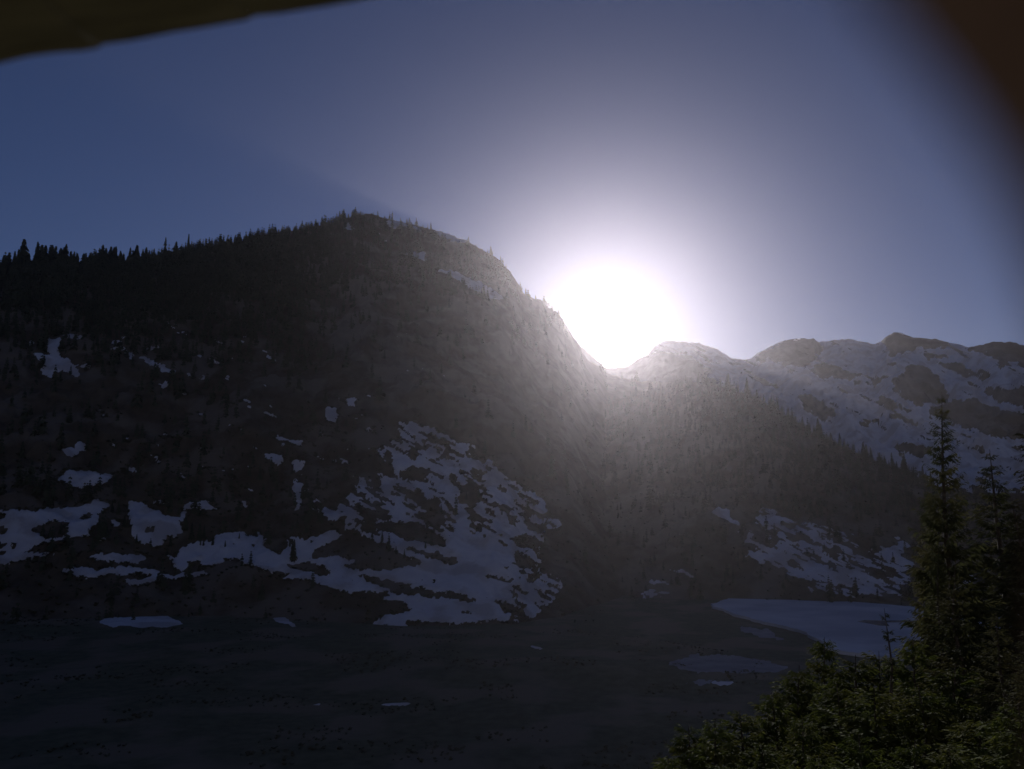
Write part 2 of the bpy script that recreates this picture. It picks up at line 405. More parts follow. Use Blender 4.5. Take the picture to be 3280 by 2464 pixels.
class Slope:
    """A mountain side standing between a foot line and a crest line, with a back side behind the crest."""
    def __init__(self, name, mat, az0, az1, ncol, nrow, crest, r_foot, r_crest, shape, relief, seed, jag=0.0014, back=0.7, z_foot=-6.0):
        az = np.linspace(az0, az1, ncol)
        ca, ce = crest
        el = np.interp(az, ca, ce) + jag * fbm(az * 300, az * 0 + seed, 4, seed)
        rf = np.interp(az, *r_foot); rc = np.interp(az, *r_crest)
        zc = CAM_Z + rc * np.tan(el)
        t = np.linspace(0, 1, nrow) ** 0.85
        nb = 14
        tb = np.linspace(0, 1, nb + 1)[1:]
        A = az[:, None]
        r = rf[:, None] + (rc - rf)[:, None] * t[None]
        f = shape(t)[None]
        z = z_foot + (zc[:, None] - z_foot) * f
        X, Y = r * np.sin(A), r * np.cos(A)
        win = (np.sin(np.pi * np.clip(t, 0, 1)) ** 0.7)[None]
        z = z + relief * win * (ridged(X / 230, Y / 330, 6, seed) * 0.62 + fbm(X / 60, Y / 75, 5, seed + 5, 0.6) * 0.40 + np.clip(ridged(X / 75, Y / 110, 4, seed + 8), 0, 1) * 0.22)
        rb = rc[:, None] * (1 + 0.55 * tb[None])
        zb = z_foot + (zc[:, None] - z_foot) * (1 - tb[None] ** 1.2 * back)
        zb = zb + relief * 0.4 * np.sin(np.pi * tb)[None] * fbm(rb * np.sin(A) / 150, rb * np.cos(A) / 150, 3, seed + 2) - 2 * tb[None]
        XX = np.concatenate([X, rb * np.sin(A)], 1); YY = np.concatenate([Y, rb * np.cos(A)], 1)
        self.P = np.stack([XX, YY, np.concatenate([z, zb], 1)], -1)
        self.nfront = nrow
        self.az, self.seed, self.name = az, seed, name
        nc, nr = self.P.shape[:2]
        self.q = self.cells(nc, nr)
        self.obj = tag(mesh_np(name, self.P, self.q, mat), kind='structure')
    @staticmethod
    def cells(nc, nr):
        i, j = np.meshgrid(np.arange(nc - 1), np.arange(nr - 1), indexing='ij')
        b = (i * nr + j).ravel()
        return np.stack([b, b + nr, b + nr + 1, b + 1], 1)
    def elev(self):
        F = self.P[:, :self.nfront]
        return np.arctan2(F[..., 2] - CAM_Z, np.hypot(F[..., 0], F[..., 1]))
    def at_px(self, px, py):
        a, e = azel(px, py)
        c = int(np.clip(np.searchsorted(self.az, a), 1, len(self.az) - 1))
        if not hasattr(self, '_e'): self._e = self.elev()
        k = int(np.argmax(self._e[c] >= e)) if (self._e[c] >= e).any() else self.nfront - 1
        return self.P[c, k]
    def crest_at(self, px, rows_down=0):
        a, _ = azel(px, 900)
        c = int(np.clip(np.searchsorted(self.az, a), 0, len(self.az) - 1))
        return self.P[c, self.nfront - 1 - rows_down]
    def lay_snow(self, m, big_name="snow_patch", min_px=16.0, seed_px=None):
        """Snow is a layer of its own on the slope: it rises out of the ground where m > 0.5."""
        self.m = m
        lift = np.clip((m - 0.5) * 5.0, -1.6, 1.4)
        S = self.P.copy(); S[..., 2] += lift
        lay_layer(S, m, self.q, big_name, min_px)

def lay_layer(S, m, q, big_name, min_px, mat=None):
    nc, nr = m.shape
    flat = m.ravel()
    act = (flat[q] > 0.5).any(1).reshape(nc - 1, nr - 1)
    lab = np.zeros(act.shape, int)
    cur = 0
    comps = []
    for i0, j0 in zip(*np.nonzero(act)):
        if lab[i0, j0]: continue
        cur += 1
        st = [(i0, j0)]; lab[i0, j0] = cur; mem = []
        while st:
            i, j = st.pop(); mem.append(i * (nr - 1) + j)
            for di in (-1, 0, 1):
                for dj in (-1, 0, 1):
                    a, b = i + di, j + dj
                    if 0 <= a < act.shape[0] and 0 <= b < act.shape[1] and act[a, b] and not lab[a, b]:
                        lab[a, b] = cur; st.append((a, b))
        comps.append(mem)
    px, py = project(S)
    px, py = px.ravel(), py.ravel()
    Sf = S.reshape(-1, 3)
    rest = []
    comps.sort(key=len, reverse=True)
    n = 0
    for mem in comps:
        qq = q[np.array(mem)]
        u = np.unique(qq)
        w = max(np.ptp(px[u]), np.ptp(py[u]))
        if w >= min_px * 3.2 / 1.6 and n < 110:
            n += 1
            put_layer(big_name, Sf, qq, 'structure', mat)
        else:
            rest.append(qq)
    if rest:
        put_layer("snow_remnants", Sf, np.concatenate(rest), 'stuff', mat)

def put_layer(name, Sf, qq, kind, mat=None):
    u, inv = np.unique(qq, return_inverse=True)
    o = mesh_np(name, Sf[u], inv.reshape(qq.shape), mat or M_SNOW)
    tag(o, kind=kind)
    if kind == 'stuff':
        tag(o, label="scattered small remnants of old snow between dark shrubs and rocks", cat="snow")
    return o

def D(*v): return np.radians(np.array(v, float))

# --- the far snowy range on the right, about 4 km off
CREST_C = [(1300,1020),(1560,960),(1700,953),(1754,968),(1800,1020),(1850,1100),(1943,1182),(2010,1176),(2045,1150),(2075,1138),(2100,1108),(2118,1100),(2135,1093),(2240,1100),(2298,1122),(2343,1149),(2388,1153),(2402,1153),(2429,1131),(2483,1104),(2533,1086),(2605,1085),(2623,1097),(2714,1087),(2795,1104),(2818,1099),(2836,1081),(2863,1067),(2890,1068),(2926,1082),(2994,1086),(3048,1099),(3103,1114),(3175,1097),(3238,1095),(3280,1106),(3420,1080),(3700,1120),(4300,1090)]
range_c = Slope("mountain_range", M_ROCK, R(-7), R(46), 640, 240, crest_from(CREST_C),
                (D(-10, 60), [1600, 1600]), (D(-10, 3, 12, 20, 30, 60), [2900, 3100, 3100, 2900, 2700, 2700]),
                lambda t: 0.75 * t + 0.25 * t ** 2, 95.0, 11, jag=0.0012)
mC, pxC, pyC = snow_field(raster([[(-50,-50),(3400,-50),(3400,1720),(-50,1720)]], ROCKS_C), range_c.P, 22, 1.5, 31)
streak = fbm((pxC * 0.9 + pyC * 0.5) / 60, (pyC * 0.9 - pxC * 0.42) / 9, 3, 44)
mC = mC - 0.75 * np.clip(streak - 0.16, 0, 1) * 2.4
mC = np.where(pyC > 1500, mC - (pyC - 1500) / 160, mC)
range_c.lay_snow(mC, "added_bounce_snow")

# --- the wooded spur in the middle, above the lake
CREST_B = [(1400,1300),(1700,1330),(1850,1300),(1943,1285),(2050,1265),(2135,1235),(2220,1222),(2300,1232),(2400,1265),(2497,1318),(2600,1385),(2700,1432),(2800,1475),(2900,1510),(3000,1555),(3280,1650),(3600,1700),(4300,1740)]
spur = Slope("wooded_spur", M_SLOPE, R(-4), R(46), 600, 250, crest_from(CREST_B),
             (D(-10, 4, 9, 60), [1040, 960, 935, 935]), (D(-10, 4, 12, 20, 28, 60), [1900, 1900, 1600, 1420, 1330, 1330]),
             lambda t: 0.55 * t + 0.45 * t ** 1.6, 36.0, 23)
mB, pxB, pyB = snow_field(raster(SNOW_B), spur.P, 14, 1.1, 51)
streak = fbm((pxB * 0.90 + pyB * 0.43) / 42, (pyB * 0.90 - pxB * 0.43) / 12, 3, 64)
mB = np.where(mB > 0.02, mB - 1.6 * np.clip(streak - 0.02, 0, 1) * 2.0, mB)
REG_B = t6((180,360),(290,120),(560,220),(820,290),(980,400),(1160,500),(1160,665),(900,655),(560,595),(400,500))
st2 = fbm((pxB * 0.92 + pyB * 0.39) / 55, (pyB * 0.92 - pxB * 0.39) / 9, 4, 67, 0.6)
mB = np.maximum(mB, sample(raster([REG_B]), pxB, pyB) * (0.5 + np.clip((st2 - 0.16) * 2.2, -.5, .4)))
spur.lay_snow(mB)

# --- the big dark mountain on the left with its wooded skyline
CREST_A = [(-900,960),(-500,905),(-250,880),(0,872),(120,862),(250,852),(400,848),(480,834),(560,818),(700,790),(850,757),(950,738),(1050,716),(1100,703),(1150,688),(1190,684),(1225,696),(1265,706),(1388,736),(1455,760),(1505,776),(1596,830),(1627,862),(1659,907),(1677,939),(1704,955),(1735,964),(1760,990),(1785,1004),(1812,1052),(1850,1098),(1880,1152),(1915,1168),(1943,1196),(2040,1220),(2135,1225),(2220,1236),(2300,1262),(2400,1330),(2500,1420),(2650,1580),(2800,1750)]
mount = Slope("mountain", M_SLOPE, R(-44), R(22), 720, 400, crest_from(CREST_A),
              (D(-50, -20, -6, 0, 4, 9, 25), [800, 780, 705, 690, 770, 1040, 1060]), (D(-50, -31, -20, -9, 0, 4, 6.5, 10, 14, 25), [1500, 1550, 1650, 1780, 1760, 1880, 2050, 2050, 1750, 1250]),
              lambda t: 0.30 * t + 0.70 * t ** 1.45, 48.0, 37)
mA, pxA, pyA = snow_field(raster(SNOW_A, HOLES_A), mount.P, 10, 1.1, 71)
fan = sample(raster([FAN]), pxA, pyA)
speck = fbm((pxA * 0.9 + pyA * 0.42) / 34, (pyA * 0.9 - pxA * 0.42) / 11, 3, 84)
upper = np.clip((1800 - pyA) / 250, 0.14, 1)
mA = mA - fan * upper * 3.2 * np.clip(speck - 0.04, 0, 1) * 1.7
mA = mA - fan * np.clip((pxA - 1590) / 170, 0, 1) * (0.30 + 1.5 * speck)
tiny = fbm((pxA * 0.93 + pyA * 0.36) / 40, (pyA * 0.93 - pxA * 0.36) / 13, 3, 91) + 0.35 * fbm(pxA / 160, pyA / 120, 2, 95)
zone = np.clip(1 - np.abs(pyA - 1330) / 330, 0, 1) * np.clip((pxA - 300) / 500, 0, 1) * np.clip((1450 - pxA) / 250, 0, 1)
mA = np.maximum(mA, 0.5 + np.clip((tiny - 0.74 + 0.20 * zone - 0.4 * (zone <= 0)), -0.5, 0.3) * 2.0)
mount.lay_snow(mA)

# --- an unseen snowy hillside added behind the camera to bounce sunlight onto shaded snow
bounce_hill = Slope("added_bounce_hill", M_SLOPE, R(75), R(300), 160, 90, (D(60, 130, 180, 230, 310), D(13, 20, 22, 20, 13)),
                  (D(60, 310), [330, 330]), (D(60, 310), [1550, 1550]), lambda t: 0.8 * t + 0.2 * t ** 2, 30.0, 53, z_foot=60.0)
bx, by = bounce_hill.P[..., 0], bounce_hill.P[..., 1]
bounce_hill.m = 0.5 + 0.5 * np.clip(fbm(bx / 130, by / 130, 4, 57) + 0.30, -1, 1)
SB = bounce_hill.P.copy(); SB[..., 2] += np.clip((bounce_hill.m - 0.5) * 8.0, -1.6, 1.4)
put_layer("added_bounce_snow", SB.reshape(-1, 3), bounce_hill.q[(bounce_hill.m.ravel()[bounce_hill.q] > 0.5).any(1)], 'structure')  # snow cover of the added hill, reflects sunlight into the valley

# --- the ground: the valley floor, the steep bank below the camera and the hill behind it
def ground_z(x, y):
    x = np.asarray(x, float); y = np.asarray(y, float)
    bank = 97.0 - 0.52 * y
    bank = np.where(y < 0, 97.0 - 0.16 * y, bank)
    bank = np.minimum(bank, 150 + 0.005 * np.abs(y))
    bank = bank + 3.0 * fbm(x / 40, y / 40, 3, 5) * np.clip((np.hypot(x, y) - 6) / 30, 0, 1)
    k = 8.0
    z = np.where(bank > 60, bank, k * np.log1p(np.exp(np.clip(bank / k, -30, 30))))
    d = np.hypot(x, y)
    far = np.clip((d - 250) / 200, 0, 1)
    z = z + far * (1.6 * fbm(x / 90, y / 60, 4, 8) + 0.5 * fbm(x / 14, y / 14, 3, 9))
    def knoll(cx, cy, sx, sy, h, rot=0):
        u = (x - cx) * math.cos(rot) + (y - cy) * math.sin(rot); v = -(x - cx) * math.sin(rot) + (y - cy) * math.cos(rot)
        return h * np.exp(-(u / sx) ** 2 - (v / sy) ** 2)
    z = z + knoll(-270, 830, 70, 60, 14) + knoll(-420, 700, 160, 60, 7) + knoll(-80, 620, 140, 70, 5)
    z = z + knoll(125, 640, 55, 45, 9, 0.5) + knoll(40, 520, 90, 40, 5)
    lake = np.exp(-(np.clip(1 - ((x - 235) / 150) ** 2 - ((y - 740) / 150) ** 2, -3, 0)) ** 2 * 6)
    return z * (1 - 0.92 * lake) - 1.5 * lake
az = np.concatenate([np.linspace(R(-40), R(40), 460), np.linspace(R(40), R(320), 170)[1:-1]])
rr = np.concatenate([np.geomspace(0.4, 250, 70), np.linspace(250, 1150, 240)[1:], np.geomspace(1150, 4800, 24)[1:]])
GX, GY = rr[None] * np.sin(az)[:, None], rr[None] * np.cos(az)[:, None]
GP = np.stack([GX, GY, ground_z(GX, GY)], -1)
nc, nr = GP.shape[:2]
i, j = np.meshgrid(np.arange(nc), np.arange(nr - 1), indexing='ij')
i2 = (i + 1) % nc
gq = np.stack([i * nr + j, i2 * nr + j, i2 * nr + j + 1, i * nr + j + 1], -1).reshape(-1, 4)
ground = tag(mesh_np("ground", GP, gq, M_GROUND), kind='structure')
front = 460
mG, pxG, pyG = snow_field(raster(SNOW_G), GP[:front], 8, 0.5, 101)
mG = np.where(rr[None] < 250, 0, mG)
SG = GP[:front].copy(); SG[..., 2] += np.clip((mG - 0.5) * 2.0, -0.8, 0.5)
lay_layer(SG, mG, Slope.cells(front, nr), "snow_patch", 16)
mS, _, _ = snow_field(raster(SLUSH_G), GP[:front], 14, 0.9, 131)
mS = np.where((rr[None] < 250) | (mG > 0.4), 0, mS)
SG = GP[:front].copy(); SG[..., 2] += np.clip((mS - 0.5) * 1.2, -0.6, 0.3)
lay_layer(SG, mS, Slope.cells(front, nr), "slush_patch", 16, M_SLUSH)

# --- the frozen lake
LAKE = t6((0,712),(80,662),(150,652),(400,660),(750,680),(1000,700),(1120,712),(1500,730),(1750,800),(1700,960),(1400,1010),(1100,1010),(960,1000),(700,965),(640,930),(540,860),(440,830),(300,800),(150,765),(40,728))
LZ = 0.9
pts = []
for k in range(len(LAKE)):
    (xa, ya), (xb, yb) = LAKE[k], LAKE[(k + 1) % len(LAKE)]
    for s in np.linspace(0, 1, 14)[:-1]:
        d = direction(xa + (xb - xa) * s, ya + (yb - ya) * s)
        q = d * ((LZ - CAM_Z) / d.z)
        a = 7.0 * float(fbm(q.x / 22, q.y / 22, 4, 66))
        pts.append((q.x + a, q.y - a, LZ))
n = len(pts)
cx, cy_ = sum(p[0] for p in pts) / n, sum(p[1] for p in pts) / n
lv = [(cx, cy_, LZ + 0.25)] + pts + [(p[0] * 1.0, p[1] * 1.0, -4.0) for p in pts]
lf = [(0, 1 + k, 1 + (k + 1) % n) for k in range(n)]
for k in range(n):
    a, b = 1 + k, 1 + (k + 1) % n
    lf += [(a, a + n, b), (b, a + n, b + n)]
lake = tag(mesh_np("lake", lv, np.array(lf), M_ICE, smooth=False), kind='structure')

# ------------------------------------------------------------------ trees
def far_conifer(seed, tiers=11, spokes=6, ragged=0.35, bare=0.12):
    """Unit-height conifer, z 0..1, crown radius about 0.13: trunk and drooping boughs."""
    r = random.Random(seed)
    V, F = [], []
    for k in range(4):
        a = k * math.pi / 2
        V.append((0.014 * math.cos(a), 0.014 * math.sin(a), 0))
    V.append((0, 0, 1.0))
    F += [(k, (k + 1) % 4, 4) for k in range(4)]
    for t in range(tiers):
        h = bare + (0.97 - bare) * (t + r.uniform(-.3, .3)) / tiers
        if r.random() < 0.12 * ragged: continue
        rad = 0.19 * (1 - h) ** 0.95 + 0.006
        off = r.uniform(0, 6.28)
        for s in range(spokes):
            a = off + s * 2 * math.pi / spokes + r.uniform(-.35, .35)
            L = rad * r.uniform(1 - ragged, 1 + ragged * 0.7)
            w = L * r.uniform(.38, .6) + 0.012
            d = (math.cos(a), math.sin(a)); p = (-d[1], d[0])
            z0, z1 = h + 0.045, h - L * r.uniform(0.55, 1.0)
            b = len(V)
            V += [(0, 0, z0 + .02), (d[0] * L * .55 + p[0] * w, d[1] * L * .55 + p[1] * w, z0 - L * .45),
                  (d[0] * L, d[1] * L, z1), (d[0] * L * .55 - p[0] * w, d[1] * L * .55 - p[1] * w, z0 - L * .5)]
            F += [(b, b + 1, b + 2), (b, b + 2, b + 3)]
    return np.array(V, float), np.array(F, int)

FAR = [far_conifer(s, 13 + s % 4, 6, 0.35 + 0.08 * (s % 3)) for s in range(9)]
RAG = far_conifer(40, 15, 4, 0.75)
FAR_ME = [mesh_np("conifer", v, f, M_FIR_FAR, smooth=False, link=False) for v, f in FAR]
RAG_ME = mesh_np("conifer", RAG[0], RAG[1], M_FIR_FAR, smooth=False, link=False)

def far_tree(pos, h, label, group, ragged=False, wide=1.0, lean=(0, 0)):
    o = bpy.data.objects.new("conifer", RAG_ME if ragged else random.choice(FAR_ME))
    col.objects.link(o)
    o.location = (float(pos[0]), float(pos[1]), float(pos[2]) - 0.05 * h)
    o.scale = (h * wide, h * wide, h * 1.05)
    o.rotation_euler = (lean[0], lean[1], random.uniform(0, 6.28))
    tag(o, label, "tree", group)
    return o

# the tree line on the left ridge
SKY_T = [(5,480),(28,490),(50,460),(80,455),(105,440),(135,405),(165,365),(185,470),(230,380),(248,400),(270,405),(300,410),(330,410),(352,412),(375,415),(410,430),(432,425),(450,405),(482,455),(505,455),(525,470),(590,470),(620,460),(640,470),(655,450),(685,435),(710,410),(735,430),(770,420),(790,425),(805,420),(840,455),(862,470),(905,430),(930,450),(955,412),(990,440),(1020,425),(1045,450),(1075,435),(1115,465),(1155,357),(1190,450),(1225,385),(1260,420),(1290,415),(1320,335),(1350,405),(1390,385),(1420,405),(1455,400),(1480,410),(1505,362),(1550,365),(1580,380),(1615,385),(1650,350),(1690,375),(1725,340),(1750,320),(1770,318),(1800,340),(1850,320),(1890,310),(1930,318),(1970,300),(2000,305),(2030,290),(2080,305),(2120,300),(2165,270),(2200,290)]
SKY_T = [(x / 2.212, 600 + y / 2.212) for x, y in SKY_T]
SKY_T += [(800 + x / 2.212, 600 + y / 2.212) for x, y in [(30,315),(75,318),(120,310),(150,308),(180,300),(215,298),(260,290),(300,300),(340,290),(370,288),(395,270),(430,275),(465,258),(500,262),(540,250),(585,230),(615,235),(640,220),(680,222),(710,210),(740,205),(770,190)]]
SPECIAL = {
    (165, 365): ("broad conifer leaning to the right, tallest at the far left end of the ridge skyline", 1.7),
    (230, 380): ("narrow spire conifer just right of the broad leaning tree on the left skyline", 0.9),
    (1155, 357): ("ragged, thinly branched conifer standing tall above the left ridge skyline", 1.0),
    (1320, 335): ("slim dense conifer, highest of the trees in the middle of the left ridge", 0.8),
    (1505, 362): ("needle-thin conifer on the ridge right of the slim dense conifer", 0.45),
}
SP = {(x / 2.212, 600 + y / 2.212): v for (x, y), v in SPECIAL.items()}
MARKS = sorted(SP)                                      # five landmark trees, left to right
MNAME = ["the broad leaning conifer", "the narrow spire conifer", "the ragged tall conifer", "the slim dense conifer", "the needle-thin conifer"]
since, before = 0, 0
line = sorted(SKY_T)
for i_, (x, y) in enumerate(line):
    g = mount.crest_at(x, 1)
    a, e = azel(x, y)
    d = math.hypot(g[0], g[1])
    top = CAM_Z + d * math.tan(e)
    h = max(9.0, top - g[2])
    if (x, y) in SP:
        lab, w = SP[(x, y)]
        since = 0
        far_tree(g, h + 3, lab, None, ragged="ragged" in lab, wide=w, lean=(0, 0.07) if "leaning" in lab else (0, 0))
        continue
    since += 1
    size = "tall" if h > 32 else "middling" if h > 20 else "small"
    passed = [m for m in MARKS if m[0] < x]
    left = len(line) - i_
    if left <= 30:
        lab = f"{size} dark conifer on the ridge line, {nth(left)} down to the left from the bare summit"
    elif passed:
        lab = f"{size} dark skyline conifer, {nth(since)} to the right of {MNAME[len(passed) - 1]}"
    else:
        lab = f"{size} dark conifer at the far left end of the skyline, {nth(i_ + 1)} from the picture edge"
    far_tree(g, h + 2, lab, "conifers along the left ridge skyline", wide=random.uniform(1.3, 2.1) if x < 480 else random.uniform(1.2, 1.9))

# trees along the crest of the wooded spur, against the snow of the far range
row = list(np.arange(2160, 2960, 15.0))
for i_, x in enumerate(row):
    x = x + random.uniform(-6, 6)
    g = spur.crest_at(x, random.choice((1, 2, 4, 6)))
    h = random.uniform(9, 22) if random.random() < .8 else random.uniform(22, 32)
    size = "tall" if h > 22 else "middling" if h > 15 else "small"
    k = i_ + 1
    lab = (f"{size} dark conifer on the spur's crest, {nth(k)} to the right of the sun's glare" if k <= len(row) // 2
           else f"{size} dark conifer on the spur's crest, {nth(len(row) + 1 - k)} uphill from its right end")
    far_tree(g, h, lab, "conifers along the crest of the wooded spur", wide=random.uniform(.9, 1.4))

# lone trees on the snow at the foot of the mountain
FOOT = [(1505,1225,70),(1585,1235,50),(1410,1225,45),(1432,1230,45),(2060,1330,130),(2068,1250,80),(1690,1170,40),(870,1090,80),(900,1085,60),(740,1130,90),(1310,1110,120),(1350,1180,110),(1400,1170,100),(1440,1160,90),(1200,1230,70),(1175,1290,60),(700,1100,80),(830,1000,90),(790,980,80),(960,1200,60),(420,1140,70),(300,1150,80),(350,1160,70)]
for i_, (x, y, h) in enumerate(sorted(FOOT)):
    x, y = x / 2.212, 1200 + y / 2.212
    g = mount.at_px(x, y)
    hh = h / 2.212 / FPX * math.hypot(g[0], g[1])
    far_tree(g, max(7, hh), f"{'tall' if h > 75 else 'small'} lone conifer on the snow below the left mountain, {nth(i_ + 1)} from the left", "scattered conifers on the snow below the left mountain", wide=random.uniform(1, 1.4))
FAN_T = [(1035,1275,55),(1240,1235,40),(1865,1082,75),(1590,1045,35),(300,1335,150),(280,1240,60),(1700,1000,45),(1530,900,60),(1620,880,70),(1350,980,60),(1250,1090,70),(930,1190,80),(980,1215,60),(1090,1300,60),(860,1180,70),(1930,1190,60),(2020,1230,60),(1780,1015,40)]
for i_, (x, y, h) in enumerate(sorted(FAN_T)):
    g = mount.at_px(800 + x / 2.212, 1200 + y / 2.212)
    hh = h / 2.212 / FPX * math.hypot(g[0], g[1])
    far_tree(g, max(7, hh), f"{'tall' if h > 65 else 'small'} lone conifer among the streaky snow of the fan, {nth(i_ + 1)} from the left", "scattered conifers on the avalanche fan", wide=random.uniform(1, 1.5))

# the woods that read as one mass
def forest(name, slope, m, weight, count, hmin, hmax, label, seed, lite):
    r = np.random.default_rng(seed)
    F = slope.P[:, :slope.nfront].reshape(-1, 3)
    w = (weight * (m[:, :slope.nfront] < 0.38)).ravel()
    # even over real ground area, not over the picture
    dist = np.hypot(F[:, 0], F[:, 1])
    w = w * dist
    idx = r.choice(len(F), count, p=w / w.sum())
    V, Q, b = [], [], 0
    for k in idx:
        v, f = lite[r.integers(len(lite))]
        h = r.uniform(hmin, hmax) * (1 + 0.4 * (r.random() < .1))
        a = r.uniform(0, 6.28); c, s = math.cos(a), math.sin(a)
        p = F[k] + np.array([r.uniform(-2, 2), r.uniform(-2, 2), -0.06 * h])
        wd = h * r.uniform(1.0, 1.6)
        x = v[:, 0] * wd; y = v[:, 1] * wd
        V.append(np.stack([x * c - y * s + p[0], x * s + y * c + p[1], v[:, 2] * h + p[2]], 1))
        Q.append(f + b); b += len(v)
    o = mesh_np(name, np.concatenate(V), np.concatenate(Q), M_FIR_FAR, smooth=False)
    return tag(o, label, "forest", kind='stuff')
LITE = [far_conifer(70 + s, 8, 4, 0.4, 0.08) for s in range(5)]
nf = mount.nfront
el_m = (pyA[:, :nf])
wA = np.clip((1250 - pyA[:, :nf]) / 300, 0.12, 1) * (1 + 1.5 * np.clip((1000 - pyA[:, :nf]) / 150, 0, 1)) * np.clip((1250 - pxA[:, :nf]) / 500, 0.16, 1) + 0.15 * (pyA[:, :nf] > 1500) * (pyA[:, :nf] < 1800) * (pxA[:, :nf] < 950)
forest("forest", mount, mA, wA, 6200, 10, 28, "dark conifer wood covering the upper left mountainside as one mass", 1, LITE)
nfb = spur.nfront
wB = np.clip((1750 - pyB[:, :nfb]) / 250, 0.25, 1)
forest("forest", spur, mB, wB, 2800, 8, 22, "dark conifer wood covering the spur above the lake as one mass", 2, LITE)
wC = np.clip((pyC[:, :range_c.nfront] - 1380) / 100, 0, 1) + 1e-6
forest("forest", range_c, mC, wC, 500, 10, 24, "dark conifers on the lowest slopes of the far snowy range", 3, LITE)

def shrubs(name, pts, smin, smax, label, seed):
    r = np.random.default_rng(seed)
    n = len(pts)
    V, Q = [], []
    b = 0
    for p in pts:
        s = r.uniform(smin, smax)
        k = 7
        ang = r.uniform(0, 6.28, k); ln = s * r.uniform(.5, 1.1, k); up = s * r.uniform(.25, .75, k)
        base = np.stack([np.cos(ang) * ln, np.sin(ang) * ln, up], 1)
        side = np.stack([-np.sin(ang) * s * .35, np.cos(ang) * s * .35, up * .25], 1)
        for q in range(k):
            V += [p + (0, 0, -.2 * s), p + base[q] * .6 + side[q], p + base[q], p + base[q] * .6 - side[q]]
            Q += [(b, b + 1, b + 2), (b, b + 2, b + 3)]
            b += 4
    o = mesh_np(name, np.array(V), np.array(Q), M_SHRUB, smooth=False)
    return tag(o, label, "shrubs", kind='stuff')
r_ = np.random.default_rng(21)
F = mount.P[:, :nf].reshape(-1, 3); mm = mA[:, :nf].ravel()
edge = np.where((mm < 0.45) & (mm > 0.02) & (pyA[:, :nf].ravel() > 1250))[0]
low = np.where((mm < 0.3) & (pyA[:, :nf].ravel() > 1450))[0]
pick = np.concatenate([r_.choice(edge, 3500), r_.choice(low, 3500)])
shrubs("shrubs", F[pick], 1.5, 4.0, "low dark shrubs breaking through the snow at the mountain foot", 4)
Fb = spur.P[:, :nfb].reshape(-1, 3); mb = mB[:, :nfb].ravel()
pick = r_.choice(np.where((mb < 0.42))[0], 2500)
shrubs("shrubs", Fb[pick], 1.5, 3.5, "low dark shrubs between the snow streaks on the spur", 5)
ga = r_.uniform(R(-36), R(16), 14000); gr = 250 + 760 * r_.uniform(0, 1, 14000) ** 0.8
gx, gy = gr * np.sin(ga), gr * np.cos(ga)
gp = np.stack([gx, gy, ground_z(gx, gy)], 1)
clump = fbm(gx / 45, gy / 28, 3, 15)
keep = (clump > 0.16) & (sample(raster(SNOW_G), *project(gp)) < 0.2) & ~((((gx - 235) / 165) ** 2 + ((gy - 740) / 165) ** 2) < 1)
shrubs("shrubs", gp[keep], 0.6, 1.7, "low dark heath shrubs covering the valley floor", 6)

# ------------------------------------------------------------------ near conifers
def tube(V, F, path, radii, sides=6):
    b = len(V)
    n = len(path)
    for k, (p, rd) in enumerate(zip(path, radii)):
        d = (path[min(k + 1, n - 1)] - path[max(k - 1, 0)]).normalized()
        u = d.cross(Vector((0.3, 1, 0.2))).normalized(); w = d.cross(u)
        for s in range(sides):
            a = 2 * math.pi * s / sides
            V.append(p + (u * math.cos(a) + w * math.sin(a)) * rd)
    for k in range(n - 1):
        for s in range(sides):
            a, c = b + k * sides + s, b + k * sides + (s + 1) % sides
            F += [(a, c, c + sides), (a, c + sides, a + sides)]

